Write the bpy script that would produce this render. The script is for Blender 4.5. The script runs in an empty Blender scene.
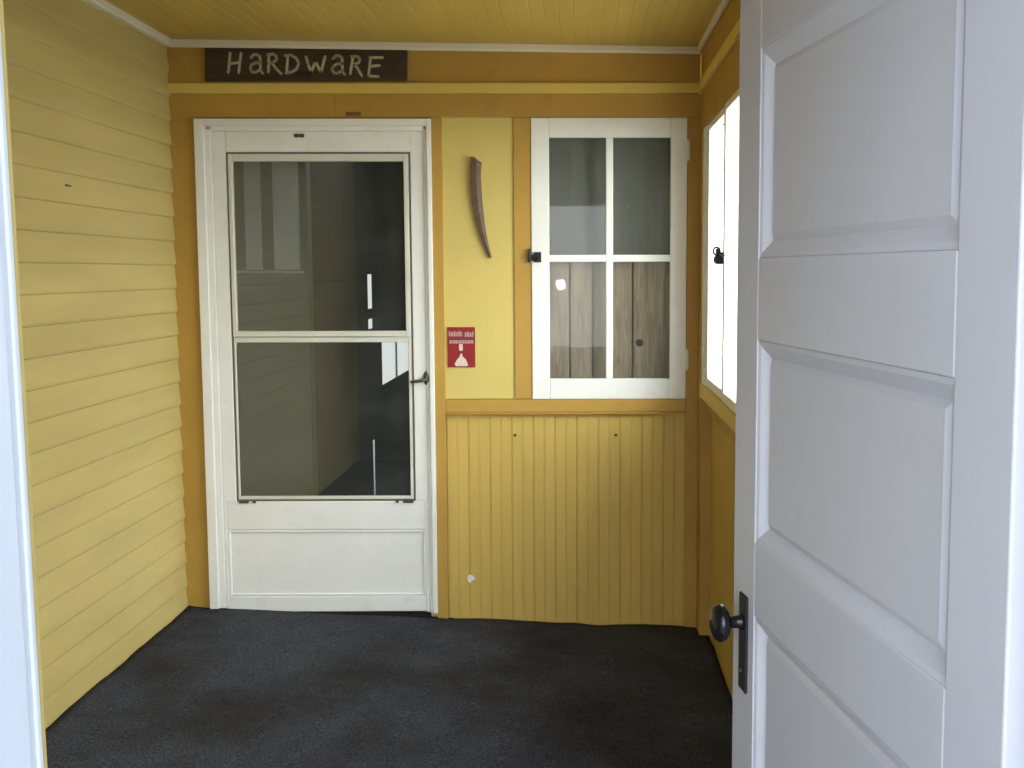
import bpy, bmesh, math, random
from mathutils import Vector, Matrix

random.seed(4)
ZH = 1.47                      # eye height: heights below are written relative to it
C = bpy.context.scene.collection
YB = 4.6                       # back wall face
XL, XR = -1.668, 0.505         # left wall, right wall (trim face)


# ------------------------------------------------------------------ materials
def nodes(name):
    m = bpy.data.materials.new(name)
    m.use_nodes = True
    nt = m.node_tree
    b = nt.nodes.get('Principled BSDF')
    return m, nt, b


def N(nt, t, **kw):
    n = nt.nodes.new(t)
    for k, v in kw.items():
        if k in n.inputs:
            n.inputs[k].default_value = v
        else:
            setattr(n, k, v)
    return n


def paint(name, col, rough=0.5, var=0.12, scale=3.0, stretch=(1, 1, 1), bump=0.15, bscale=60, spec=0.3, dirt=None, dirt_amt=0.3):
    m, nt, b = nodes(name)
    tc = N(nt, 'ShaderNodeTexCoord')
    mp = N(nt, 'ShaderNodeMapping')
    mp.inputs['Scale'].default_value = stretch
    nt.links.new(tc.outputs['Object'], mp.inputs['Vector'])
    no = N(nt, 'ShaderNodeTexNoise', Scale=scale, Detail=5.0, Roughness=0.6)
    nt.links.new(mp.outputs['Vector'], no.inputs['Vector'])
    mr = N(nt, 'ShaderNodeMapRange')
    mr.inputs['From Min'].default_value = 0.3
    mr.inputs['From Max'].default_value = 0.7
    nt.links.new(no.outputs['Fac'], mr.inputs['Value'])
    mx = N(nt, 'ShaderNodeMix', data_type='RGBA')
    a = [c * (1 - var) for c in col]
    h = [min(1, c * (1 + var)) for c in col]
    mx.inputs[6].default_value = (*a, 1)
    mx.inputs[7].default_value = (*h, 1)
    nt.links.new(mr.outputs['Result'], mx.inputs[0])
    out = mx.outputs[2]
    if dirt:
        n2 = N(nt, 'ShaderNodeTexNoise', Scale=scale * 2.3, Detail=8.0, Roughness=0.75)
        nt.links.new(mp.outputs['Vector'], n2.inputs['Vector'])
        r2 = N(nt, 'ShaderNodeMapRange')
        r2.inputs['From Min'].default_value = 0.55
        r2.inputs['From Max'].default_value = 0.75
        r2.inputs['To Max'].default_value = dirt_amt
        nt.links.new(n2.outputs['Fac'], r2.inputs['Value'])
        m2 = N(nt, 'ShaderNodeMix', data_type='RGBA')
        nt.links.new(r2.outputs['Result'], m2.inputs[0])
        nt.links.new(out, m2.inputs[6])
        m2.inputs[7].default_value = (*dirt, 1)
        out = m2.outputs[2]
    nt.links.new(out, b.inputs['Base Color'])
    b.inputs['Roughness'].default_value = rough
    b.inputs['Specular IOR Level'].default_value = spec
    if bump:
        nb = N(nt, 'ShaderNodeTexNoise', Scale=bscale, Detail=4.0)
        nt.links.new(mp.outputs['Vector'], nb.inputs['Vector'])
        bp = N(nt, 'ShaderNodeBump', Strength=bump, Distance=0.004)
        nt.links.new(nb.outputs['Fac'], bp.inputs['Height'])
        nt.links.new(bp.outputs['Normal'], b.inputs['Normal'])
    return m


def glass(name, tint=(0.9, 0.92, 0.9), wav=0.0, fixed=None, ior=1.5, dust=0.0):
    m, nt, b = nodes(name)
    nt.nodes.remove(b)
    out = nt.nodes['Material Output']
    tr = N(nt, 'ShaderNodeBsdfTransparent')
    tr.inputs['Color'].default_value = (*tint, 1)
    gl = N(nt, 'ShaderNodeBsdfGlossy')
    gl.inputs['Roughness'].default_value = 0.01
    gl.inputs['Color'].default_value = (1, 1, 1, 1)
    mx = N(nt, 'ShaderNodeMixShader')
    if fixed is None:
        fr = N(nt, 'ShaderNodeFresnel', IOR=ior)
        nt.links.new(fr.outputs[0], mx.inputs[0])
    else:
        mx.inputs[0].default_value = fixed
    if wav:
        tc = N(nt, 'ShaderNodeTexCoord')
        no = N(nt, 'ShaderNodeTexNoise', Scale=5.0, Detail=1.0)
        nt.links.new(tc.outputs['Object'], no.inputs['Vector'])
        bp = N(nt, 'ShaderNodeBump', Strength=wav, Distance=0.01)
        nt.links.new(no.outputs['Fac'], bp.inputs['Height'])
        nt.links.new(bp.outputs['Normal'], gl.inputs['Normal'])
    nt.links.new(tr.outputs[0], mx.inputs[1])
    nt.links.new(gl.outputs[0], mx.inputs[2])
    last = mx.outputs[0]
    if dust:
        tc2 = N(nt, 'ShaderNodeTexCoord')
        n3 = N(nt, 'ShaderNodeTexNoise', Scale=7.0, Detail=8.0, Roughness=0.7)
        nt.links.new(tc2.outputs['Object'], n3.inputs['Vector'])
        r3 = N(nt, 'ShaderNodeMapRange')
        r3.inputs['From Min'].default_value = 0.3
        r3.inputs['From Max'].default_value = 0.75
        r3.inputs['To Min'].default_value = dust * 0.35
        r3.inputs['To Max'].default_value = dust * 1.6
        nt.links.new(n3.outputs['Fac'], r3.inputs['Value'])
        df = N(nt, 'ShaderNodeBsdfDiffuse')
        df.inputs['Color'].default_value = (0.62, 0.66, 0.64, 1)
        m3 = N(nt, 'ShaderNodeMixShader')
        nt.links.new(r3.outputs['Result'], m3.inputs[0])
        nt.links.new(last, m3.inputs[1])
        nt.links.new(df.outputs[0], m3.inputs[2])
        last = m3.outputs[0]
    nt.links.new(last, out.inputs['Surface'])
    return m


def carpet_mat():
    m, nt, b = nodes('charcoal carpet')
    tc = N(nt, 'ShaderNodeTexCoord')
    fine = N(nt, 'ShaderNodeTexNoise', Scale=150.0, Detail=3.0)
    big = N(nt, 'ShaderNodeTexNoise', Scale=1.9, Detail=6.0, Roughness=0.62)
    for n in (fine, big):
        nt.links.new(tc.outputs['Object'], n.inputs['Vector'])
    cr = N(nt, 'ShaderNodeValToRGB')
    cr.color_ramp.elements[0].position = 0.35
    cr.color_ramp.elements[0].color = (0.027, 0.026, 0.028, 1)
    cr.color_ramp.elements[1].position = 0.60
    cr.color_ramp.elements[1].color = (0.052, 0.056, 0.073, 1)
    nt.links.new(big.outputs['Fac'], cr.inputs[0])
    mr = N(nt, 'ShaderNodeMapRange')
    mr.inputs['From Min'].default_value = 0.3
    mr.inputs['From Max'].default_value = 0.7
    mr.inputs['To Min'].default_value = 0.45
    mr.inputs['To Max'].default_value = 1.6
    nt.links.new(fine.outputs['Fac'], mr.inputs['Value'])
    ml = N(nt, 'ShaderNodeMix', data_type='RGBA', blend_type='MULTIPLY')
    ml.inputs[0].default_value = 1
    nt.links.new(cr.outputs[0], ml.inputs[6])
    nt.links.new(mr.outputs['Result'], ml.inputs[7])
    nt.links.new(ml.outputs[2], b.inputs['Base Color'])
    b.inputs['Roughness'].default_value = 0.95
    b.inputs['Specular IOR Level'].default_value = 0.08
    bp = N(nt, 'ShaderNodeBump', Strength=0.6, Distance=0.004)
    nt.links.new(fine.outputs['Fac'], bp.inputs['Height'])
    nt.links.new(bp.outputs['Normal'], b.inputs['Normal'])
    return m


def wood_mat(name, dark, light, sc=7.0, stretch=(9, 9, 0.9), rough=0.8):
    m, nt, b = nodes(name)
    tc = N(nt, 'ShaderNodeTexCoord')
    mp = N(nt, 'ShaderNodeMapping')
    mp.inputs['Scale'].default_value = stretch
    nt.links.new(tc.outputs['Object'], mp.inputs['Vector'])
    no = N(nt, 'ShaderNodeTexNoise', Scale=sc, Detail=7.0, Roughness=0.65, Distortion=0.6)
    nt.links.new(mp.outputs['Vector'], no.inputs['Vector'])
    cr = N(nt, 'ShaderNodeValToRGB')
    cr.color_ramp.elements[0].position = 0.32
    cr.color_ramp.elements[0].color = (*dark, 1)
    cr.color_ramp.elements[1].position = 0.68
    cr.color_ramp.elements[1].color = (*light, 1)
    nt.links.new(no.outputs['Fac'], cr.inputs[0])
    nt.links.new(cr.outputs[0], b.inputs['Base Color'])
    b.inputs['Roughness'].default_value = rough
    b.inputs['Specular IOR Level'].default_value = 0.2
    bp = N(nt, 'ShaderNodeBump', Strength=0.3, Distance=0.003)
    nt.links.new(no.outputs['Fac'], bp.inputs['Height'])
    nt.links.new(bp.outputs['Normal'], b.inputs['Normal'])
    return m


YEL = (0.63, 0.50, 0.155)
OCH = (0.46, 0.275, 0.055)
M = dict(
    yellow=paint('yellow wall paint', YEL, 0.55, 0.08, 2.2, dirt=(0.42, 0.33, 0.10), dirt_amt=0.35),
    clap=paint('yellow clapboard paint', (0.52, 0.42, 0.16), 0.5, 0.10, 2.0, (1, 0.5, 3), dirt=(0.40, 0.32, 0.11), dirt_amt=0.3),
    bead=paint('yellow beadboard paint', (0.54, 0.375, 0.092), 0.5, 0.10, 2.0, (3, 1, 0.5), dirt=(0.38, 0.27, 0.06), dirt_amt=0.3),
    ceil=paint('yellow ceiling paint', (0.53, 0.375, 0.085), 0.45, 0.08, 2.0, (3, 0.6, 1)),
    ochre=paint('ochre trim paint', OCH, 0.5, 0.10, 3.0, dirt=(0.30, 0.15, 0.03), dirt_amt=0.35),
    strip=paint('yellow strip paint', (0.72, 0.54, 0.13), 0.5, 0.06, 3.0),
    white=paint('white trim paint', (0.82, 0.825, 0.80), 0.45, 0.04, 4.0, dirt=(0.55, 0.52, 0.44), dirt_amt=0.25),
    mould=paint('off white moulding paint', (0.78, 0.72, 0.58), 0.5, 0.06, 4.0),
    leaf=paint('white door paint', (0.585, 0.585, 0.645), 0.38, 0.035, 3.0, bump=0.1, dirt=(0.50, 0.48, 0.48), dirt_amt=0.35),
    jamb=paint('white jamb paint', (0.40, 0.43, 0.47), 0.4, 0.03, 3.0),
    alu=paint('pale aluminium frame', (0.66, 0.65, 0.58), 0.4, 0.04, 6.0, bump=0.05),
    seal=paint('dark glazing gap', (0.15, 0.15, 0.13), 0.7, 0.1, 8.0),
    black=paint('black iron', (0.012, 0.011, 0.013), 0.45, 0.2, 20.0, spec=0.3),
    knob=paint('black porcelain', (0.008, 0.007, 0.008), 0.22, 0.1, 20.0, bump=0.0, spec=0.35),
    bronze=paint('dark bronze metal', (0.06, 0.055, 0.045), 0.35, 0.2, 20.0, spec=0.5),
    carpet=carpet_mat(),
    boards=wood_mat('weathered boards', (0.22, 0.165, 0.11), (0.42, 0.33, 0.23)),
    dkreflect=paint('dark reflection grey', (0.17, 0.17, 0.15), 0.9, 0.2, 3.0, (5, 1, 0.6)),  # grey imitating the dark reflection in the upper panes
    plank=wood_mat('floor planks', (0.10, 0.07, 0.045), (0.2, 0.15, 0.1)),
    signw=wood_mat('dark stained sign board', (0.045, 0.030, 0.020), (0.085, 0.058, 0.038), 6.0, (0.8, 6, 7)),
    letter=paint('tan routed lettering', (0.58, 0.52, 0.37), 0.8, 0.15, 40.0),
    brown=paint('scraped brown paint', (0.17, 0.09, 0.025), 0.7, 0.2, 30.0),
    edge=paint('dull yellow edge paint', (0.33, 0.25, 0.085), 0.6, 0.08, 3.0),
    rust=paint('rusty steel', (0.115, 0.072, 0.045), 0.6, 0.35, 18.0, dirt=(0.30, 0.25, 0.20), dirt_amt=0.5, spec=0.4),
    red=paint('red sign paint', (0.27, 0.014, 0.016), 0.45, 0.08, 30.0, bump=0.0),
    pale=paint('pale print', (0.68, 0.55, 0.52), 0.6, 0.1, 60.0, bump=0.0),
    greyp=paint('faded grey print', (0.42, 0.27, 0.25), 0.6, 0.15, 90.0, bump=0.0),
    dull=paint('dark red print', (0.20, 0.03, 0.035), 0.6, 0.15, 90.0, bump=0.0),
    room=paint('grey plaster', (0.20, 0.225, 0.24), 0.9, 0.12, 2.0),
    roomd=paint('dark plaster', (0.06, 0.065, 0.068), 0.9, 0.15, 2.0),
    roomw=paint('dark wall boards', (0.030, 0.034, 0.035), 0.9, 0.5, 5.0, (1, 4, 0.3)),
    casing=paint('grey white casing', (0.76, 0.82, 0.88), 0.7, 0.06, 4.0),
    soil=paint('pale gravel ground', (0.58, 0.58, 0.52), 0.95, 0.2, 1.5, bscale=30),
    ext=paint('dim brown boards', (0.17, 0.165, 0.13), 0.6, 0.06, 2.0, (1, 1, 4)),
    stain=paint('white paint fleck', (0.75, 0.74, 0.70), 0.7, 0.05, 40.0, bump=0.0),
    glass_door=glass('storm door glass', (0.94, 0.96, 0.93), 0.0, None, 1.75, 0.035),
    glass_old=glass('old wavy glass', (0.92, 0.93, 0.92), 0.03, None, 1.20, 0.03),
    glass_side=glass('side window glass', (0.95, 0.97, 0.95), 0.0, 0.05),
)


# ------------------------------------------------------------------ geometry helpers
def B():
    return bmesh.new()


def box(bm, x0, x1, y0, y1, z0, z1):
    xs, ys, zs = sorted((x0, x1)), sorted((y0, y1)), sorted((z0, z1))
    v = [bm.verts.new((x, y, z)) for z in zs for y in ys for x in xs]
    for f in ((0, 2, 3, 1), (4, 5, 7, 6), (0, 1, 5, 4), (2, 6, 7, 3), (0, 4, 6, 2), (1, 3, 7, 5)):
        bm.faces.new([v[i] for i in f])
    return v


def hexa(bm, a, b):
    """two quads (4 points each, same winding) joined into a solid"""
    va = [bm.verts.new(p) for p in a]
    vb = [bm.verts.new(p) for p in b]
    n = len(va)
    bm.faces.new(va[::-1])
    bm.faces.new(vb)
    for i in range(n):
        j = (i + 1) % n
        bm.faces.new((va[i], va[j], vb[j], vb[i]))


def beam(bm, x0, x1, y0, y1, z0a, z1a, z0b, z1b):
    """a board running along x whose bottom/top heights change from end a to end b"""
    hexa(bm, [(x0, y0, z0a), (x0, y1, z0a), (x0, y1, z1a), (x0, y0, z1a)],
         [(x1, y0, z0b), (x1, y1, z0b), (x1, y1, z1b), (x1, y0, z1b)])


def prism(bm, pts, y0, y1):
    """polygon of (x,z) extruded in y"""
    hexa(bm, [(p[0], y0, p[1]) for p in pts], [(p[0], y1, p[1]) for p in pts])


def lathe(bm, prof, axis_o, axis_d, seg=24):
    d = Vector(axis_d).normalized()
    a = d.orthogonal().normalized()
    b = d.cross(a)
    o = Vector(axis_o)
    rings = []
    for (r, h) in prof:
        rings.append([bm.verts.new(o + d * h + (a * math.cos(2 * math.pi * k / seg) + b * math.sin(2 * math.pi * k / seg)) * max(r, 1e-5)) for k in range(seg)])
    for i in range(len(rings) - 1):
        for k in range(seg):
            bm.faces.new((rings[i][k], rings[i][(k + 1) % seg], rings[i + 1][(k + 1) % seg], rings[i + 1][k]))
    bm.faces.new(rings[0][::-1])
    bm.faces.new(rings[-1])


def tube(bm, pts, r, seg=8):
    pts = [Vector(p) for p in pts]
    rings = []
    for i, p in enumerate(pts):
        d = (pts[min(i + 1, len(pts) - 1)] - pts[max(i - 1, 0)]).normalized()
        a = d.cross(Vector((0, 0.3, 1))).normalized()
        b = d.cross(a)
        rings.append([bm.verts.new(p + (a * math.cos(2 * math.pi * k / seg) + b * math.sin(2 * math.pi * k / seg)) * r) for k in range(seg)])
    for i in range(len(rings) - 1):
        for k in range(seg):
            bm.faces.new((rings[i][k], rings[i][(k + 1) % seg], rings[i + 1][(k + 1) % seg], rings[i + 1][k]))
    bm.faces.new(rings[0][::-1])
    bm.faces.new(rings[-1])


def frame(bm, x0, x1, z0, z1, w, y0, y1):
    """rectangular frame in the x-z plane, member width w (or (l, r, b, t))"""
    l, r, b, t = w if isinstance(w, tuple) else (w,) * 4
    box(bm, x0, x0 + l, y0, y1, z0, z1)
    box(bm, x1 - r, x1, y0, y1, z0, z1)
    box(bm, x0 + l, x1 - r, y0, y1, z0, z0 + b)
    box(bm, x0 + l, x1 - r, y0, y1, z1 - t, z1)


def thing(name, loc, label, cat, kind=None, group=None):
    o = bpy.data.objects.new(name, None)
    C.objects.link(o)
    o.empty_display_size = 0.1
    o.location = (loc[0], loc[1], loc[2] + ZH)
    tag(o, label, cat, kind, group)
    return o


def tag(o, label=None, cat=None, kind=None, group=None):
    if label:
        o['label'] = label
    if cat:
        o['category'] = cat
    if kind:
        o['kind'] = kind
    if group:
        o['group'] = group
    return o


def obj(name, bm, mat, parent=None, bevel=0.0, smooth=False, xf=None):
    """link the collected shapes as ONE mesh object (heights shifted to the world)"""
    bmesh.ops.recalc_face_normals(bm, faces=bm.faces)
    if xf:
        bm.transform(xf)
    bm.transform(Matrix.Translation((0, 0, ZH)))
    me = bpy.data.meshes.new(name)
    # own origin: centre of the base
    xs = [v.co.x for v in bm.verts]
    ys = [v.co.y for v in bm.verts]
    zs = [v.co.z for v in bm.verts]
    c = Vector(((min(xs) + max(xs)) / 2, (min(ys) + max(ys)) / 2, min(zs)))
    bm.transform(Matrix.Translation(-c))
    bm.to_mesh(me)
    bm.free()
    me.materials.append(mat)
    if smooth:
        for p in me.polygons:
            p.use_smooth = True
    o = bpy.data.objects.new(name, me)
    C.objects.link(o)
    if parent:
        w = Vector((0, 0, 0))
        q = parent
        while q:
            w += q.location
            q = q.parent
        o.parent = parent
        o.location = c - w
    else:
        o.location = c
    if bevel:
        md = o.modifiers.new('bevel', 'BEVEL')
        md.width = bevel
        md.segments = 2
        md.limit_method = 'ANGLE'
        md.angle_limit = math.radians(40)
    return o


def struct(name, bm, mat, label, cat, bevel=0.0):
    return tag(obj(name, bm, mat, None, bevel), label, cat, 'structure')


def floor_z(x):
    return -1.421 - 0.0475 * (x - XL)


def ceil_z(x):
    return 0.942 - 0.0140 * (x - XL)


Y0, YE = 0.74, 0.90            # entry wall: outer and inner face
XW = 0.55                      # right wall below the sill

# ------------------------------------------------------------------ floor, ceiling, ground
bm = B()
beam(bm, XL - 0.1, XW + 0.12, Y0, YB + 0.1, floor_z(XL - 0.1) - 0.10, floor_z(XL - 0.1) - 0.012, floor_z(XW + 0.12) - 0.10, floor_z(XW + 0.12) - 0.012)
struct('floor', bm, M['plank'], 'wooden porch floor hidden under the dark carpet', 'floor')

# carpet: slightly uneven sheet, its edge curling where it meets the walls
bm = B()
nx, ny = 70, 90
x0c, x1c, y0c, y1c = XL + 0.002, XW - 0.004, YE + 0.008, YB + 0.004
grid = []
rnd = [random.uniform(-1, 1) for _ in range(400)]


def wob(t, k):
    return sum(math.sin(t * (2.1 + 1.7 * j) + rnd[k * 7 + j] * 3.1) / (1 + j) for j in range(5))


for j in range(ny + 1):
    row = []
    for i in range(nx + 1):
        x = x0c + (x1c - x0c) * i / nx
        y = y0c + (y1c - y0c) * j / ny
        z = floor_z(x) + 0.0015 * wob(x * 2 + y, 1)
        db, dr, dl = y1c - y, x1c - x, x - x0c
        if x > -0.55:
            z += (0.000 + 0.003 * wob(x * 5, 2)) * math.exp(-db / 0.04)
            z += 0.004 * math.exp(-((x - 0.42) / 0.10) ** 2) * math.exp(-db / 0.06)
        z += (0.006 + 0.003 * wob(y * 5, 3)) * math.exp(-dr / 0.04)
        z += (0.004 + 0.002 * wob(y * 6, 4)) * math.exp(-dl / 0.04)
        row.append(bm.verts.new((x, y, z)))
    grid.append(row)
for j in range(ny):
    for i in range(nx):
        bm.faces.new((grid[j][i], grid[j][i + 1], grid[j + 1][i + 1], grid[j + 1][i]))
geo = bmesh.ops.extrude_face_region(bm, geom=bm.faces[:])
for v in [g for g in geo['geom'] if isinstance(g, bmesh.types.BMVert)]:
    v.co.z -= 0.010
carpet = obj('carpet', bm, M['carpet'], None, 0, True)
tag(carpet, 'dark charcoal carpet covering the whole porch floor, stained in patches', 'carpet')

# ceiling of narrow boards running away from the viewer
bm = B()
p = 0.052
pts = []
x = XL - 0.06
while x < XW + 0.1:
    for dx, dz in ((0.0, 0), (p - 0.006, 0), (p - 0.003, 0.0018)):
        pts.append((x + dx, ceil_z(x + dx) + dz))
    x += p
hexa(bm, [(a, Y0 - 0.1, z) for a, z in pts] + [(pts[-1][0], Y0 - 0.1, 1.05), (pts[0][0], Y0 - 0.1, 1.05)],
     [(a, YB + 0.1, z) for a, z in pts] + [(pts[-1][0], YB + 0.1, 1.05), (pts[0][0], YB + 0.1, 1.05)])
struct('ceiling', bm, M['ceil'], 'yellow painted ceiling of narrow grooved boards', 'ceiling')

bm = B()
box(bm, -14, 16, -16, 14, -2.0, -1.72)
struct('ground', bm, M['soil'], 'pale ground outside the porch', 'ground')

# ------------------------------------------------------------------ left wall: clapboards
bm = B()
pitch = 0.0975
zt = 0.614 + pitch * 4
prof = []
z = zt
while z > -1.62:
    prof.append((XL - 0.007, z))            # top of a board tucks under the one above
    prof.append((XL + 0.0004, z - pitch + 0.026))
    prof.append((XL + 0.0010, z - pitch + 0.012))
    prof.append((XL - 0.0004, z - pitch + 0.0045))
    prof.append((XL - 0.007, z - pitch))
    z -= pitch
ring = prof + [(XL - 0.12, z), (XL - 0.12, zt)]
hexa(bm, [(a, Y0, zz) for a, zz in ring], [(a, YB + 0.004, zz) for a, zz in ring])
wl = struct('wall_left', bm, M['clap'], 'left wall of overlapping yellow painted clapboards', 'wall')
bm = B()
box(bm, XL - 0.004, XL + 0.003, 3.640, 3.672, 0.281, 0.287)
obj('paint_chip', bm, M['bronze'], wl)

# ------------------------------------------------------------------ entry wall with the doorway the picture is taken through
JL, JR, HD = -0.452, 0.402, 0.50
bm = B()
box(bm, XL - 0.1, JL - 0.03, Y0 + 0.02, YE - 0.005, -1.62, 1.04)
box(bm, JR + 0.03, XW + 0.1, Y0 + 0.02, YE - 0.005, -1.62, 1.04)
box(bm, JL - 0.03, JR + 0.03, Y0 + 0.02, YE - 0.005, HD + 0.03, 1.04)
struct('wall_front', bm, M['ext'], 'dim brown entry wall around the open doorway', 'wall')
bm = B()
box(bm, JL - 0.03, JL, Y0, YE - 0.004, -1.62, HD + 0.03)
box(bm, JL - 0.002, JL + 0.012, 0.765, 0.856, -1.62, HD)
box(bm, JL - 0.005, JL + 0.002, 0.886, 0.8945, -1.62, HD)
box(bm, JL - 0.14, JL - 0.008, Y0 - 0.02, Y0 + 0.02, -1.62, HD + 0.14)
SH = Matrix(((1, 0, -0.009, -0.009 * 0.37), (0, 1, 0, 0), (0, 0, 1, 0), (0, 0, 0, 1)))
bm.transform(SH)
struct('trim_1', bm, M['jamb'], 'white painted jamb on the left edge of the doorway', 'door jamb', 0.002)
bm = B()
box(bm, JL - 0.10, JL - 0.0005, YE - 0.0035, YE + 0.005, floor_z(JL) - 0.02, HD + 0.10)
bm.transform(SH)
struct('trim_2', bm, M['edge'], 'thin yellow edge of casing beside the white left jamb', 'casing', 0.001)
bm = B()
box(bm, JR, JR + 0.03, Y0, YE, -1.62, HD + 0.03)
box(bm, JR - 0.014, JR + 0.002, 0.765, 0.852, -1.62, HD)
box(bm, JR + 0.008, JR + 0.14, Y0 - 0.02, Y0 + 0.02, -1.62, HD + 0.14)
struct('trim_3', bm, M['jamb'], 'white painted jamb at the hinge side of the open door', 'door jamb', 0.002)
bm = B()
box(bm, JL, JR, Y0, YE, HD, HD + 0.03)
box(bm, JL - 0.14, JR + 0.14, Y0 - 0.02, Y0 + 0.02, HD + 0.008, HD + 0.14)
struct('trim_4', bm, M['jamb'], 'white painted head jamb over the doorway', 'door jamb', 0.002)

# ------------------------------------------------------------------ back wall
bm = B()
dx0, dx1, dz1 = -1.515, -0.632, 0.59      # storm door opening
wx0, wx1, wz0, wz1 = -0.15, 0.412, -0.49, 0.592
yb0, yb1 = YB + 0.014, YB + 0.09
box(bm, XL - 0.1, dx0, yb0, yb1, -1.62, 1.04)
box(bm, dx0, dx1, yb0, yb1, dz1, 1.04)
box(bm, dx1, wx0, yb0, yb1, -1.62, 1.04)
box(bm, wx0, wx1, yb0, yb1, -1.62, wz0)
box(bm, wx0, wx1, yb0, yb1, wz1, 1.04)
box(bm, wx1, XW + 0.2, yb0, yb1, -1.62, 1.04)
struct('wall_back', bm, M['yellow'], 'yellow back wall behind the trim boards', 'wall')

# yellow flat panel between the door and the window
bm = B()
box(bm, -0.560, -0.262, YB + 0.006, YB + 0.0145, -0.53, 0.634)
struct('wall_panel', bm, M['yellow'], 'plain yellow wall panel between the storm door and the four-pane window', 'wall panel')

# beadboard wainscot under the window, every board with a bead in its middle
bm = B()
pts = []
xb = -0.552
k = 0
while xb < 0.452:
    w = 0.0458
    e = min(xb + w, 0.457)
    d = 0.0022 if k % 2 else 0.0011
    pts += [(xb, YB + 0.004), (e - 0.007, YB + 0.004), (e - 0.0055, YB + 0.004 + d), (e - 0.004, YB + 0.004), (e - 0.002, YB + 0.004), (e - 0.001, YB + 0.004 + d)]
    xb += w
    k += 1
ring = pts + [(pts[-1][0], YB + 0.0145), (pts[0][0], YB + 0.0145)]
hexa(bm, [(a, b, -1.56) for a, b in ring], [(a, b, -0.585) for a, b in ring])
wb = struct('wall_wainscot', bm, M['bead'], 'yellow beadboard wainscot below the four-pane window', 'wainscot')
for nxp, nzp in ((-0.267, -0.686), (0.159, -0.687)):
    bm = B()
    lathe(bm, [(0.0045, 0), (0.006, 0.003), (0.004, 0.006)], (nxp, YB + 0.005, nzp), (0, -1, 0), 10)
    obj('nail', bm, M['black'], wb)
bm = B()
prism(bm, [(-0.476, -1.302), (-0.468, -1.285), (-0.458, -1.288), (-0.447, -1.294), (-0.442, -1.308), (-0.455, -1.312), (-0.462, -1.324), (-0.472, -1.318)], YB + 0.0025, YB + 0.005)
obj('paint_scuff', bm, M['stain'], wb)

# ochre boards
bm = B()
hexa(bm, [(XL - 0.004, YB - 0.0, -1.5), (-1.569, YB - 0.0, -1.5), (-1.569, YB + 0.0145, -1.5), (XL - 0.004, YB + 0.0145, -1.5)],
     [(XL - 0.004, YB - 0.0, 0.634), (-1.572, YB - 0.0, 0.634), (-1.572, YB + 0.0145, 0.634), (XL - 0.004, YB + 0.0145, 0.634)])
struct('trim_5', bm, M['ochre'], 'ochre corner board between the clapboards and the storm door', 'trim board', 0.002)
bm = B()
box(bm, XL - 0.004, -0.993, YB - 0.001, YB + 0.0145, 0.633, 0.728)
box(bm, -0.992, XR - 0.0, YB - 0.0015, YB + 0.0145, 0.633, 0.728)
lt = struct('trim_6', bm, M['ochre'], 'ochre lintel board running over the door and window', 'trim board', 0.001)
bm = B()
box(bm, -0.950, -0.888, YB - 0.004, YB, 0.639, 0.654)
obj('patch', bm, M['brown'], lt)
bm = B()
box(bm, XL - 0.004, XR, YB - 0.016, YB + 0.0145, 0.7285, 0.770)
struct('trim_7', bm, M['strip'], 'bright yellow picture rail strip under the sign', 'trim strip', 0.004)
bm = B()
beam(bm, XL - 0.004, XR, YB - 0.002, YB + 0.0145, 0.7705, 0.93, 0.7705, 0.91)
struct('trim_8', bm, M['ochre'], 'ochre frieze board carrying the HARDWARE sign', 'trim board')
bm = B()
beam(bm, XL + 0.0, XR + 0.0, YB - 0.026, YB - 0.003, 0.912, 0.948, 0.884, 0.918)
struct('trim_9', bm, M['mould'], 'white ceiling moulding along the back wall', 'ceiling moulding', 0.008)
bm = B()
box(bm, -0.600, -0.557, YB - 0.012, YB + 0.0145, floor_z(-0.55) - 0.04, 0.6325)
struct('trim_10', bm, M['ochre'], 'ochre post beside the storm door knob', 'trim board', 0.002)
bm = B()
box(bm, -0.265, -0.193, YB - 0.001, YB + 0.0145, -0.53, 0.6325)
struct('trim_11', bm, M['ochre'], 'ochre upright between the yellow panel and the window', 'trim board', 0.002)
bm = B()
box(bm, -0.5565, 0.4535, YB - 0.010, YB + 0.0145, -0.587, -0.533)
box(bm, -0.5565, 0.4535, YB - 0.018, YB + 0.0145, -0.596, -0.588)
struct('trim_12', bm, M['ochre'], 'ochre chair rail under the window above the wainscot', 'trim board', 0.003)
bm = B()
box(bm, 0.454, XR, YB - 0.10, YB + 0.0145, floor_z(0.45) - 0.06, 0.6325)
box(bm, XR, XW + 0.04, YB - 0.10, YB + 0.0145, floor_z(0.45) - 0.06, 0.6325)
# narrow face on the back wall only: cut the projecting part away by building it thin
bm.free()
bm = B()
box(bm, 0.454, XR + 0.0005, YB - 0.001, YB + 0.0145, floor_z(0.45) - 0.06, 0.6325)
box(bm, XR, XW + 0.06, YB - 0.10, YB + 0.0145, floor_z(0.45) - 0.06, 0.729)
struct('trim_13', bm, M['ochre'], 'ochre corner post right of the four-pane window', 'trim board', 0.002)

# ------------------------------------------------------------------ storm door (door_1) and its white casing
LB = -1.444
bm = B()
cx0, cx1, cz1 = -1.569, -0.6005, 0.625
yo = YB - 0.022
for (a0, a1, y_) in ((0.0, 0.040, yo), (0.040, 0.066, yo + 0.010)):
    box(bm, cx0 + a0, cx0 + a1, y_, YB + 0.03, -1.426, cz1 - a0)
    box(bm, cx1 - a1 * 0.5, cx1 - a0 * 0.5, y_, YB + 0.03, -1.449, cz1 - a0)
    box(bm, cx0 + a1, cx1 - a1 * 0.5, y_, YB + 0.03, cz1 - a1 * 0.72, cz1 - a0 * 0.72)
struct('trim_14', bm, M['white'], 'white stepped casing framing the storm door', 'door casing', 0.003)

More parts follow.
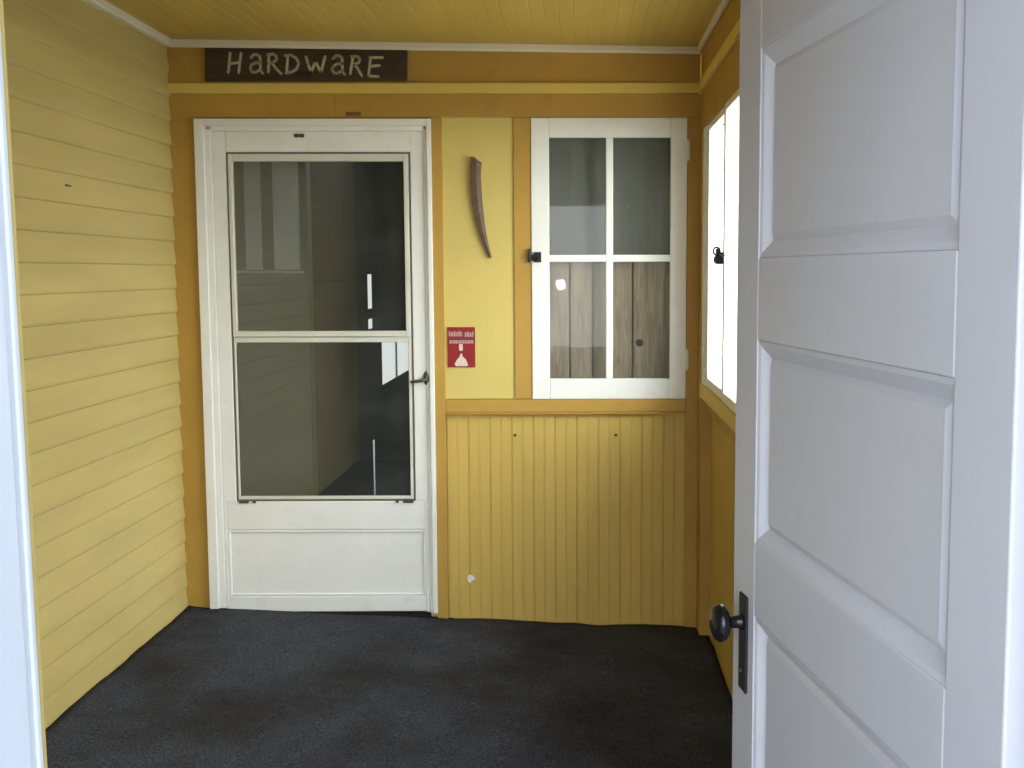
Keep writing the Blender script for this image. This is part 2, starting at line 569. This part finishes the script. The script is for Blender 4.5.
door1 = thing('door_1', (-1.07, YB + 0.01, -1.44), 'white storm door with two stacked glass panes in the back wall', 'door', 'structure')
lx0, lx1, lz1 = -1.502, -0.634, 0.577
gx0, gx1, gzt, gzb = -1.447, -0.690, 0.493, -0.966
yf, yk = YB - 0.004, YB + 0.03
bm = B()
px0, px1 = -1.489, -0.651
box(bm, lx0, gx0, yf, yk, gzb, lz1)
box(bm, gx1, lx1, yf, yk, gzb, lz1)
box(bm, lx0, px0, yf, yk, LB + 0.012, gzb)
box(bm, px1, lx1, yf, yk, LB - 0.004, gzb)
box(bm, gx0, gx1, yf, yk, gzt, lz1)
box(bm, px0, px1, yf, yk, -1.088, gzb)
box(bm, px0, px1, yf, yk, LB, -1.376)
box(bm, px0, px1, yf + 0.008, yk, -1.378, -1.086)
obj('door_frame', bm, M['white'], door1, 0.0035)
bm = B()
frame(bm, px0, px1, -1.376, -1.090, 0.011, yf + 0.001, yf + 0.010)
obj('kick_panel_moulding', bm, M['white'], door1, 0.005)
bm = B()
frame(bm, gx0 + 0.001, gx1 - 0.001, gzb + 0.001, gzt - 0.001, 0.0055, yf + 0.004, yk - 0.004)
obj('glazing_gap', bm, M['seal'], door1)
for nm, z0, z1, sd in (('upper_sash', -0.268, gzt - 0.008, (0.017, 0.020, 0.024, 0.030)), ('lower_sash', gzb + 0.008, -0.270, (0.008, 0.013, 0.014, 0.022))):
    bm = B()
    yy = yf - 0.004 if nm == 'upper_sash' else yf + 0.003
    frame(bm, gx0 + 0.008, gx1 - 0.008, z0, z1, sd, yy, yf + 0.022)
    s = obj(nm, bm, M['alu'], door1, 0.003)
    bm = B()
    box(bm, gx0 + 0.018, gx1 - 0.018, yf + 0.0105, yf + 0.0135, z0 + 0.010, z1 - 0.012)
    obj('pane', bm, M['glass_door'], s)
    bm = B()
    zc = z0 + 0.004 if nm == 'lower_sash' else z0 + 0.003
    if nm == 'lower_sash':
        for a, b in ((gx0 + 0.012, gx0 + 0.052), (gx0 + 0.070, gx0 + 0.082), (gx1 - 0.082, gx1 - 0.070), (gx1 - 0.052, gx1 - 0.008)):
            box(bm, a, b, yf - 0.006, yf + 0.004, gzb - 0.006, gzb + 0.004)
        obj('sash_clip', bm, M['bronze'], s)
# closer bracket on the top rail
bm = B()
box(bm, -1.163, -1.144, yf - 0.010, yf + 0.001, 0.551, 0.566)
box(bm, -1.140, -1.122, yf - 0.010, yf + 0.001, 0.551, 0.566)
box(bm, -1.150, -1.134, yf - 0.006, yf + 0.001, 0.555, 0.562)
obj('closer_bracket', bm, M['bronze'], door1, 0.002)
# knob with thumb lever and oval rose
hd = Vector((-0.634, yf, -0.442))
bm = B()
lathe(bm, [(0.020, 0), (0.020, 0.004), (0.010, 0.010), (0.008, 0.030)], hd, (0, -1, 0), 20)
bm.transform(Matrix.Translation(hd) @ Matrix.Diagonal((0.75, 1, 1.5, 1)) @ Matrix.Translation(-hd))
hb = obj('door_handle', bm, M['bronze'], door1, 0, True)
bm = B()
tube(bm, [hd + Vector((0.004, -0.026, -0.004)), hd + Vector((-0.020, -0.032, -0.008)), hd + Vector((-0.044, -0.030, -0.012)), hd + Vector((-0.064, -0.028, -0.014))], 0.0065)
obj('lever', bm, M['bronze'], hb, 0, True)


# ------------------------------------------------------------------ windows
def sash(root, mat_frame, mat_glass, xf, W, Hh, st, rails, hinges, latch_side):
    """four-pane sash in local x (0..W), z (0..Hh), front face y = 0, back y = 0.032"""
    l, r, b, t = st
    bm = B()
    frame(bm, 0, W, 0, Hh, st, 0, 0.032)
    xm, zm = rails
    if zm:
        box(bm, xm - 0.0145, xm + 0.0145, 0.003, 0.030, b, Hh - t)
        box(bm, l, xm - 0.0145, 0.003, 0.030, zm - 0.0145, zm + 0.0145)
        box(bm, xm + 0.0145, W - r, 0.003, 0.030, zm - 0.0145, zm + 0.0145)
    obj('window_frame', bm, mat_frame, root, 0.003, False, xf)
    cols = ((l, xm - 0.0145), (xm + 0.0145, W - r)) if zm else ((l, W - r),)
    rows_ = ((b, zm - 0.0145), (zm + 0.0145, Hh - t)) if zm else ((b, Hh - t),)
    for xa, xb_ in cols:
        for za, zb in rows_:
            bm = B()
            box(bm, xa - 0.003, xb_ + 0.003, 0.015, 0.018, za - 0.003, zb + 0.003)
            obj('pane', bm, mat_glass, root, 0, False, xf)
    for hx, hz in hinges:
        bm = B()
        lathe(bm, [(0.006, 0), (0.006, 0.09)], (hx, -0.004, hz), (0, 0, 1), 12)
        box(bm, hx - 0.022, hx, -0.0025, 0.001, hz + 0.006, hz + 0.084)
        box(bm, hx, hx + 0.010, -0.0025, 0.001, hz + 0.006, hz + 0.084)
        obj('hinge', bm, mat_frame, root, 0.001, False, xf)


# window_1: back wall
w1 = thing('window_1', (0.13, YB - 0.004, -0.533), 'white four-pane window sash with weathered boards behind its lower glass', 'window', 'structure')
xf1 = Matrix.Translation((-0.1925, YB - 0.006, -0.532))
sash(w1, M['white'], M['glass_old'], xf1, 0.6445, 1.163, (0.074, 0.068, 0.085, 0.080), (0.324, 0.588), ((0.6445, 0.985), (0.6445, 0.12)), 'l')
bm = B()
frame(bm, -0.1915, 0.451, -0.5315, 0.630, 0.045, YB + 0.027, YB + 0.06)
obj('stop', bm, M['white'], w1)
# latch on its left stile
bm = B()
box(bm, -0.184, -0.152, YB - 0.016, YB - 0.004, 0.040, 0.082)
box(bm, -0.204, -0.180, YB - 0.012, YB - 0.0015, 0.046, 0.072)
box(bm, -0.206, -0.198, YB - 0.020, YB - 0.0015, 0.040, 0.096)
lathe(bm, [(0.006, 0), (0.009, 0.010), (0.005, 0.018)], (-0.166, YB - 0.016, 0.054), (0, -1, 0), 12)
obj('latch', bm, M['black'], w1, 0.002)

# boards nailed up behind window_1
bm = B()
edges = [-0.24, -0.035, 0.062, 0.232, 0.43, 0.5]
for a, b in zip(edges[:-1], edges[1:]):
    box(bm, a + 0.004, b - 0.004, YB + 0.064 + random.uniform(0, 0.006), YB + 0.088, -0.60, 0.045)
bd = struct('wall_boarding', bm, M['boards'], 'weathered brown upright boards behind the lower panes', 'boards', 0.002)
bm = B()
lathe(bm, [(0.016, 0), (0.012, 0.004)], (0.262, YB + 0.065, -0.30), (0, -1, 0), 14)
obj('knot', bm, M['signw'], bd)
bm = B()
box(bm, -0.30, 0.55, YB + 0.0905, YB + 0.10, -0.75, 0.75)  # added panel: its grey stands in for a dark reflection in the glass
struct('dark_reflection_panel', bm, M['dkreflect'], 'grey panel standing in for the dark reflection in the upper panes', 'boards')

# right wall -----------------------------------------------------------------
sy = [(3.845, 4.375), (3.325, 3.806), (2.78, 3.305), (2.215, 2.74)]  # last two sashes are out of view, added to admit more daylight
ws0, ws1 = -0.452, 0.568
bm = B()
pts = []
yb_ = YE
while yb_ < YB - 0.10:
    e = yb_ + 0.0458
    pts += [(XW, yb_), (XW, e - 0.004), (XW + 0.004, e - 0.002)]
    yb_ = e
ring = pts + [(XW + 0.10, yb_), (XW + 0.10, YE)]
hexa(bm, [(a, b, -1.62) for a, b in ring], [(a, b, -0.52) for a, b in ring])
struct('wall_right', bm, M['bead'], 'yellow beadboard right wall below the side windows', 'wall')
bm = B()
box(bm, XR + 0.02, XW + 0.10, YE, YB - 0.1, 0.578, 1.04)
box(bm, XR + 0.02, XW + 0.10, YE, sy[3][0] - 0.03, -0.519, 0.577)
struct('wall_right_upper', bm, M['bead'], 'yellow right wall above and beside the side windows', 'wall')
bm = B()
box(bm, XR - 0.006, XW + 0.09, YE, YB - 0.101, -0.512, ws0 - 0.004)
struct('trim_15', bm, M['strip'], 'yellow sloping sill board under the side windows', 'window sill', 0.003)
bm = B()
box(bm, XW - 0.02, XW - 0.001, YE, YB - 0.101, -0.58, -0.521)
struct('trim_16', bm, M['ochre'], 'ochre apron board beneath the side window sill', 'trim board', 0.002)
bm = B()
box(bm, XR + 0.001, XR + 0.019, YE, YB - 0.101, ws1 + 0.004, 0.728)
struct('trim_17', bm, M['ochre'], 'ochre header board over the side windows', 'trim board', 0.002)
bm = B()
box(bm, XR - 0.012, XR + 0.019, YE, YB - 0.0165, 0.7295, 0.770)
struct('trim_18', bm, M['strip'], 'yellow strip above the side windows', 'trim strip', 0.004)
bm = B()
box(bm, XR + 0.001, XR + 0.019, YE, YB - 0.003, 0.7705, 0.925)
struct('trim_19', bm, M['ochre'], 'ochre frieze board along the right wall', 'trim board')
bm = B()
box(bm, XR - 0.018, XR, YE, YB - 0.027, 0.888, 0.925)
struct('trim_20', bm, M['mould'], 'off-white ceiling moulding on the right wall', 'ceiling moulding', 0.006)
bm = B()
hexa(bm, [(XL - 0.01, YE, 0.915), (XL + 0.034, YE, 0.915), (XL + 0.034, YE, 0.955), (XL - 0.01, YE, 0.955)],
     [(XL - 0.01, YB - 0.027, 0.912), (XL + 0.026, YB - 0.027, 0.912), (XL + 0.026, YB - 0.027, 0.948), (XL - 0.01, YB - 0.027, 0.948)])
struct('trim_21', bm, M['mould'], 'white ceiling moulding along the clapboard wall', 'ceiling moulding', 0.008)
# posts of the side window bay (dark slot between the two sashes)
for q, lab in enumerate(('white narrow post between the two side windows nearest the corner', 'white narrow post between side windows behind the open door',
                         'white narrow post beside the side window farthest from the corner')):
    bm = B()
    box(bm, XR + 0.016, XW + 0.09, sy[q + 1][1] + 0.002, sy[q][0] - 0.002, ws0 - 0.003, ws1 + 0.003)
    struct('trim_%d' % (26 + q), bm, M['white'], lab, 'trim board')
bm = B()
box(bm, XR + 0.002, XW + 0.09, sy[0][1] + 0.003, YB - 0.101, ws0 - 0.003, ws1 + 0.003)
struct('trim_23', bm, M['white'], 'white upright between the side windows and the corner', 'trim board')

for wi, (ya, yb2) in enumerate(sy):
    W = yb2 - ya
    off = -0.006 if wi == 1 else 0.0
    xs_ = XR + 0.002 + off
    # local x -> world y (from near edge), local y (depth) -> world +x
    xf = Matrix(((0, 1, 0, xs_), (1, 0, 0, ya), (0, 0, 1, ws0), (0, 0, 0, 1)))
    lab = ('white side window sash nearest the back corner, closed by a black latch', 'bright white side window sash partly hidden by the open door', 'unseen white side window sash behind the open door, added for daylight', 'unseen white side window sash farthest from the back corner, added for daylight')[wi]
    w = thing('window_%d' % (wi + 2), (xs_, (ya + yb2) / 2, ws0), lab, 'window', 'structure')
    hg = ((W + 0.001, 0.90), (W + 0.001, 0.07)) if wi == 0 else ((-0.001, 0.90), (-0.001, 0.07))
    sash(w, M['white'], M['glass_side'], xf, W, ws1 - ws0, (0.022, 0.070 if wi == 0 else 0.022, 0.035, 0.024), (W / 2, None), hg, 'r')
    if wi == 0:
        zl = 0.050
        bm = B()
        box(bm, xs_ - 0.014, xs_ + 0.001, ya + 0.004, ya + 0.055, zl - 0.024, zl + 0.018)
        box(bm, xs_ - 0.026, xs_ - 0.012, ya + 0.004, ya + 0.016, zl - 0.024, zl + 0.030)
        lathe(bm, [(0.013, 0), (0.015, 0.010), (0.010, 0.016)], (xs_ - 0.012, ya + 0.05, zl - 0.008), (-1, 0, 0), 14)
        lt_ = obj('latch', bm, M['black'], w, 0.002)
        bm = B()
        ring_c = Vector((xs_ - 0.020, ya + 0.035, zl + 0.022))
        tube(bm, [ring_c + Vector((0.012 * math.sin(a_ * math.pi / 8), 0.0, 0.013 * math.cos(a_ * math.pi / 8))) for a_ in range(17)], 0.0035, 6)
        obj('latch_ring', bm, M['black'], lt_)
        bm = B()
        tube(bm, [(xs_ - 0.014, ya + 0.004, zl + 0.010), (xs_ - 0.016, ya - 0.10, zl + 0.002), (xs_ - 0.014, ya - 0.25, zl + 0.010), (xs_ - 0.010, ya - 0.42, zl + 0.014)], 0.0016, 6)
        obj('wire', bm, M['bronze'], lt_)

# ------------------------------------------------------------------ open white panelled door (door_2)
Hn = Vector((0.361, 0.90))
tt = Vector((-0.155, 0.988)).normalized()
mm = Vector((-tt.y, tt.x))
XF = Matrix(((tt.x, mm.x, 0, Hn.x), (tt.y, mm.y, 0, Hn.y), (0, 0, 1, 0), (0, 0, 0, 1)))   # local x = along leaf, y = outwards, z
door2 = thing('door_2', (0.33, 1.3, -1.45), 'open white panelled wooden door with black knob at the right', 'door', 'structure')
LW, LT = 0.778, 0.040
zb_, zt_ = -1.455, 0.47
pan = [(0.020, 0.309), (-0.391, -0.098), (-0.795, -0.502), (-1.255, -0.906)]
u0, u1 = 0.104, 0.676
bm = B()
dp = 0.012
mw = 0.033
# stiles and rails (full thickness), panels recessed on both faces
box(bm, 0, u0, -LT, 0, zb_, zt_)
box(bm, u1, LW, -LT, 0, zb_, zt_)
zc = [zt_] + [v for a, b in pan for v in (b, a)] + [zb_]
for i in range(0, len(zc), 2):
    box(bm, u0, u1, -LT, 0, zc[i + 1], zc[i])
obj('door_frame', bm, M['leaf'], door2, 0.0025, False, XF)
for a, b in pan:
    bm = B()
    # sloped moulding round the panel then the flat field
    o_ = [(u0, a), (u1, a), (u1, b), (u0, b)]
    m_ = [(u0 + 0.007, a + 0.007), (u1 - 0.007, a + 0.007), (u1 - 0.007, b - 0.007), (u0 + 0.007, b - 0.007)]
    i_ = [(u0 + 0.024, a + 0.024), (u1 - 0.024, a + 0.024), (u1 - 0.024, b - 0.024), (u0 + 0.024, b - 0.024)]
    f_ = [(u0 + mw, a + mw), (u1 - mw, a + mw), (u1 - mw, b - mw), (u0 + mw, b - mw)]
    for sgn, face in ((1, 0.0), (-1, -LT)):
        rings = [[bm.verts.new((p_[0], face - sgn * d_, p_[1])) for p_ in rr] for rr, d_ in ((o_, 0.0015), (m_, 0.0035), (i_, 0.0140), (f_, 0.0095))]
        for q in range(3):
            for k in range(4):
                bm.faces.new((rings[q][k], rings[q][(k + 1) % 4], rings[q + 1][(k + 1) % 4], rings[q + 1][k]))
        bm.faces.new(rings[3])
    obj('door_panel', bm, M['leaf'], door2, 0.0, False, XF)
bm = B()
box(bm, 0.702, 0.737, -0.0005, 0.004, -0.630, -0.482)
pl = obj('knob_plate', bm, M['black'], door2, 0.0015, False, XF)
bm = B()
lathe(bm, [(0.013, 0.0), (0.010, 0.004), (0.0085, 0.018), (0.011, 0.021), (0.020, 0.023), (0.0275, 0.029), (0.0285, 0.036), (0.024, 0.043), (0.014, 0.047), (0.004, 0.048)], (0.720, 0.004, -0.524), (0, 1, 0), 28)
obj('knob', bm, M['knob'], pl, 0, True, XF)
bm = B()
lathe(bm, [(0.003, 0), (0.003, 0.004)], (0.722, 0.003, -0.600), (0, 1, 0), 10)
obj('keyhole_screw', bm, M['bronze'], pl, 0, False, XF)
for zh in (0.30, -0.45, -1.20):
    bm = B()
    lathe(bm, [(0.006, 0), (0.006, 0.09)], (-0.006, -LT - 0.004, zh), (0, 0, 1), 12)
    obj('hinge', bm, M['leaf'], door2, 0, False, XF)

# ------------------------------------------------------------------ the sign
sg = thing('hardware_sign', (-1.105, YB - 0.010, 0.776), 'dark brown wooden sign reading HARDWARE on the frieze over the storm door', 'sign')
bm = B()
prism(bm, [(-1.517, 0.776), (-0.695, 0.779), (-0.692, 0.9), (-1.514, 0.908)], YB - 0.020, YB - 0.0025)
obj('board', bm, M['signw'], sg, 0.003)


def ribbon(bm, pts, w, y0, y1):
    for (a, b) in zip(pts[:-1], pts[1:]):
        a, b = Vector(a), Vector(b)
        d = (b - a).normalized()
        n = Vector((-d.y, d.x)) * w / 2
        prism(bm, [tuple(a + n), tuple(b + n), tuple(b - n), tuple(a - n)], y0, y1)
    for p_ in pts:
        prism(bm, [(p_[0] + w / 2 * math.cos(k * math.pi / 5), p_[1] + w / 2 * math.sin(k * math.pi / 5)) for k in range(10)], y0, y1)


def sgn_pt(q):
    px, py = 190 + q[0] / 4.452, 35 + q[1] / 4.452
    return (-1.514 + (px - 206) * 0.004069, 0.911 - (py - 48.0) * 0.00405 - (px - 206) * 0.00003)


A1 = [[(277, 102), (288, 90), (303, 88), (316, 98), (318, 120), (317, 158), (326, 170)], [(316, 126), (296, 125), (278, 134), (271, 150), (280, 166), (298, 166), (316, 154)]]
letters = [
    ('letter', [[(185, 84), (174, 168)], [(233, 84), (220, 168)], [(181, 130), (226, 124)]]),
    ('letter', A1),
    ('letter', [[(356, 86), (352, 165)], [(352, 88), (376, 86), (390, 97), (388, 112), (374, 123), (356, 127)], [(370, 125), (386, 148), (408, 172)]]),
    ('letter', [[(440, 90), (433, 168)], [(428, 92), (455, 90), (478, 104), (488, 126), (478, 150), (456, 165), (430, 169)]]),
    ('letter', [[(521, 97), (530, 130), (542, 165)], [(542, 165), (563, 116)], [(563, 116), (585, 166)], [(585, 166), (606, 95)]]),
    ('letter', [[(x_ + 364, y_ + 2) for x_, y_ in s_] for s_ in A1]),
    ('letter', [[(730, 92), (716, 170)], [(724, 94), (748, 93), (760, 104), (756, 120), (730, 132)], [(738, 132), (752, 152), (766, 177)]]),
    ('letter', [[(808, 97), (796, 179)], [(804, 98), (861, 98)], [(803, 137), (846, 133)], [(796, 179), (840, 181)]]),
]
for nm, strokes in letters:
    bm = B()
    for s_ in strokes:
        ribbon(bm, [sgn_pt(q) for q in s_], 0.0105, YB - 0.0215, YB - 0.019)
    obj(nm, bm, M['letter'], sg)


# ------------------------------------------------------------------ curved blade hung on the yellow panel
def bl_pt(q):
    px, py = 460 + q[0] / 6.4, 145 + q[1] / 6.4
    return (-0.435 + (px - 472) * 0.0041, 0.472 - (py - 157) * 0.0041)


left = [(70, 75), (63, 150), (62, 250), (72, 370), (90, 470), (115, 560), (145, 640), (183, 724)]
right = [(96, 78), (112, 97), (145, 115), (134, 135), (132, 200), (138, 330), (149, 450), (161, 560), (180, 650), (197, 722)]


def resamp(pts, n):
    pts = [Vector(p_) for p_ in pts]
    L = [0]
    for a, b in zip(pts[:-1], pts[1:]):
        L.append(L[-1] + (b - a).length)
    out = []
    for k in range(n):
        t = L[-1] * k / (n - 1)
        i = max(j for j in range(len(L)) if L[j] <= t + 1e-9)
        i = min(i, len(pts) - 2)
        out.append(pts[i].lerp(pts[i + 1], (t - L[i]) / (L[i + 1] - L[i])))
    return out


bm = B()
n = 26
lp, rp = resamp(left, n), resamp(right, n)
rows = []
for k in range(n):
    l, r = bl_pt(lp[k]), bl_pt(rp[k])
    md = (l[0] * 0.4 + r[0] * 0.6, l[1] * 0.4 + r[1] * 0.6)
    f = 1 - 0.7 * k / (n - 1)
    rows.append([bm.verts.new((l[0], YB - 0.004 - 0.010 * f, l[1])), bm.verts.new((md[0], YB - 0.008 - 0.008 * f, md[1])),
                 bm.verts.new((r[0], YB - 0.002, r[1])), bm.verts.new((r[0], YB + 0.006, r[1])), bm.verts.new((l[0], YB + 0.006, l[1]))])
for k in range(n - 1):
    for j in range(5):
        bm.faces.new((rows[k][j], rows[k][(j + 1) % 5], rows[k + 1][(j + 1) % 5], rows[k + 1][j]))
bm.faces.new(rows[0])
bm.faces.new(rows[-1][::-1])
blade = obj('hanging_blade', bm, M['rust'])
tag(blade, 'rusty brown curved blade hanging point down on the yellow panel', 'blade')

# ------------------------------------------------------------------ red notice under the blade
ps = thing('notice_sign', (-0.488, YB, -0.396), 'small red notice with a white bell-shaped figure, right of the storm door knob', 'sign')
bm = B()
box(bm, -0.547, -0.431, YB + 0.001, YB + 0.006, -0.397, -0.229)
obj('card', bm, M['red'], ps)
yl0, yl1 = YB - 0.0002, YB + 0.0012
bm = B()
# upper band of worn lettering
xk = -0.541
for wk, hk in ((0.006, 0.022), (0.010, 0.019), (0.009, 0.021), (0.007, 0.018), (0.011, 0.021), (0.004, 0.018)):
    box(bm, xk, xk + wk, yl0, yl1, -0.268, -0.268 + hk)
    xk += wk + 0.002
xk += 0.008
for wk, hk in ((0.007, 0.019), (0.010, 0.021), (0.008, 0.017), (0.006, 0.022)):
    box(bm, xk, xk + wk, yl0, yl1, -0.270, -0.270 + hk)
    xk += wk + 0.0018
obj('worn_lettering', bm, M['greyp'], ps)
bm = B()
box(bm, -0.545, -0.433, yl0, yl1, -0.282, -0.273)
obj('dark_band', bm, M['dull'], ps)
bm = B()
xk = -0.539
for wk in (0.012, 0.009, 0.014, 0.010, 0.012, 0.008, 0.013, 0.011):
    box(bm, xk, xk + wk, yl0, yl1, -0.298, -0.284)
    xk += wk + 0.0016
obj('worn_lettering', bm, M['greyp'], ps)
bm = B()
prism(bm, [(-0.498, -0.300), (-0.483, -0.300), (-0.483, -0.324), (-0.486, -0.328), (-0.495, -0.328), (-0.498, -0.324)], yl0, yl1)
prism(bm, [(-0.493, -0.340), (-0.486, -0.340), (-0.484, -0.352), (-0.470, -0.365), (-0.462, -0.386), (-0.466, -0.393), (-0.512, -0.393), (-0.518, -0.384), (-0.508, -0.366), (-0.496, -0.352)], yl0, yl1)
obj('white_figure', bm, M['pale'], ps)

# ------------------------------------------------------------------ room behind the storm door
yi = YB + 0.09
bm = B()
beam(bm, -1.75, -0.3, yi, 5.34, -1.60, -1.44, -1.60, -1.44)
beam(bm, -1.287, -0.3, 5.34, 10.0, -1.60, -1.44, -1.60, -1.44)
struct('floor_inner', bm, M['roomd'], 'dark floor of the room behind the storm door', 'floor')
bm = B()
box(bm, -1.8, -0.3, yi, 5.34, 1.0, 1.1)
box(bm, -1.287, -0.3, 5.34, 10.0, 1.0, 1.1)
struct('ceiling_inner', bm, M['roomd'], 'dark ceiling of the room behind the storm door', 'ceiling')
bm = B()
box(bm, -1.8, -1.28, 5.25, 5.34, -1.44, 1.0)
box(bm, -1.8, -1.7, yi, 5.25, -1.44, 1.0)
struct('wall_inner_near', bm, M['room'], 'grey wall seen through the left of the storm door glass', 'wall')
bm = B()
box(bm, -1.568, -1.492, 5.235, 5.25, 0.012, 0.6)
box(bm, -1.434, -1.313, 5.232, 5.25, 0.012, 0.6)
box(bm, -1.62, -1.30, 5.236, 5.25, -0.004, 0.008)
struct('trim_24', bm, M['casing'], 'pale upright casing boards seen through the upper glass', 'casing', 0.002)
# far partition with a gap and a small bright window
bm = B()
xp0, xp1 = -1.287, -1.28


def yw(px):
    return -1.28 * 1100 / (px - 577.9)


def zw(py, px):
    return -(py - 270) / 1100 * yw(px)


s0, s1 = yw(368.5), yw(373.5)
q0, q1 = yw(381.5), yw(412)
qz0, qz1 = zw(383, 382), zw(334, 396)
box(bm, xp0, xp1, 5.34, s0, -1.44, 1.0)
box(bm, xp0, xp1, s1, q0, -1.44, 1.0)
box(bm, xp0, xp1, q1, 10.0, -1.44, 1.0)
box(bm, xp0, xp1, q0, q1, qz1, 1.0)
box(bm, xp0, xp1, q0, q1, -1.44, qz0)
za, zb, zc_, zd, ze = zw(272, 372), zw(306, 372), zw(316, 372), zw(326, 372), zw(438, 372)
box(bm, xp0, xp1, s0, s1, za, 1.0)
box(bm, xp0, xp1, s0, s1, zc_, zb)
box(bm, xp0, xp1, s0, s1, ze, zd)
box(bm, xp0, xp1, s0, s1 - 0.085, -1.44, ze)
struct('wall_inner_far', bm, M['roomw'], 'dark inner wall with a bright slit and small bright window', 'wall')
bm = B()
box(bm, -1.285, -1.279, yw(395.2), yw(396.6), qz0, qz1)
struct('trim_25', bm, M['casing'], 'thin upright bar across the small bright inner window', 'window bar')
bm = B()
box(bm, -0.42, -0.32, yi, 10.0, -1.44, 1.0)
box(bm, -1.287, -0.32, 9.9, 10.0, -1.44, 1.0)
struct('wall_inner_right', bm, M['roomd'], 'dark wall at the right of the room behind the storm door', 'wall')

# ------------------------------------------------------------------ light
sc = bpy.context.scene
wd = bpy.data.worlds.new('sky')
sc.world = wd
wd.use_nodes = True
nt = wd.node_tree
bg = nt.nodes['Background']
tc = N(nt, 'ShaderNodeTexCoord')
sp = N(nt, 'ShaderNodeSeparateXYZ')
nt.links.new(tc.outputs['Generated'], sp.inputs[0])
cr = N(nt, 'ShaderNodeValToRGB')
cr.color_ramp.elements[0].position = 0.0
cr.color_ramp.elements[0].color = (0.95, 0.97, 1.0, 1)
cr.color_ramp.elements[1].position = 0.7
cr.color_ramp.elements[1].color = (0.62, 0.78, 1.0, 1)
nt.links.new(sp.outputs['Z'], cr.inputs[0])
# the sky is much brighter on the side the sun stands, behind the viewer and to the right
dt = N(nt, 'ShaderNodeVectorMath', operation='DOT_PRODUCT')
nt.links.new(tc.outputs['Generated'], dt.inputs[0])
dt.inputs[1].default_value = Vector((0.42, -0.88, 0.22)).normalized()
lr = N(nt, 'ShaderNodeMapRange', interpolation_type='SMOOTHSTEP')
lr.inputs['From Min'].default_value = 0.55
lr.inputs['From Max'].default_value = 1.0
lr.inputs['To Min'].default_value = 0.65
lr.inputs['To Max'].default_value = 8.0
nt.links.new(dt.outputs['Value'], lr.inputs['Value'])
nt.links.new(cr.outputs[0], bg.inputs['Color'])
nt.links.new(lr.outputs['Result'], bg.inputs['Strength'])


def area(name, loc, target, sx, sy_, power, col):
    l = bpy.data.lights.new(name, 'AREA')
    l.shape = 'RECTANGLE'
    l.size, l.size_y = sx, sy_
    l.energy = power
    l.color = col
    o = bpy.data.objects.new(name, l)
    C.objects.link(o)
    o.location = Vector(loc) + Vector((0, 0, ZH))
    d = Vector(target) - Vector(loc)
    o.rotation_euler = d.to_track_quat('-Z', 'Y').to_euler()
    return o


area('window_daylight', (1.9, 3.2, 0.9), (-0.6, 3.6, -0.6), 2.4, 1.5, 125, (1.0, 0.97, 0.91))
area('window_bounce_fill', (1.7, 3.2, -0.9), (-0.6, 3.7, 0.9), 2.4, 1.0, 28, (1.0, 0.97, 0.90))  # added fill lamp low outside, lifting the ceiling and upper walls
area('inner_room_fill', (-0.9, 6.0, 0.9), (-1.2, 5.4, -1.0), 0.6, 0.6, 3, (1.0, 0.98, 0.92))  # added fill lamp without a fixture, lightens the walls behind the storm door
fl = bpy.data.lights.new('camera_flash', 'POINT')
fl.energy = 4.5
fl.shadow_soft_size = 0.04
fo = bpy.data.objects.new('camera_flash', fl)
C.objects.link(fo)
fo.location = (-0.14, 0.02, ZH - 0.11)

# ------------------------------------------------------------------ camera
cam = bpy.data.cameras.new('camera')
cam.sensor_width = 36.0
cam.lens = 1100 * 36.0 / 1024
cam.shift_x = -(586.41 - 512) / 1024
cam.shift_y = -(384 - 374.01) / 1024
cam.clip_start = 0.02
co = bpy.data.objects.new('camera', cam)
C.objects.link(co)
r_ = Vector((0.99996915, -0.0076907, -0.00159817))
u_ = Vector((0.00230227, 0.09243284, 0.99571626))
f_ = Vector((0.00751003, 0.99568922, -0.09244769))
co.matrix_world = Matrix(((r_.x, u_.x, -f_.x, 0), (r_.y, u_.y, -f_.y, 0), (r_.z, u_.z, -f_.z, ZH), (0, 0, 0, 1)))
sc.camera = co
sc.view_settings.view_transform = 'Standard'
sc.view_settings.look = 'None'
sc.view_settings.exposure = 0.56
sc.cycles.use_denoising = True
sc.cycles.max_bounces = 10
sc.cycles.diffuse_bounces = 6
sc.cycles.transparent_max_bounces = 16
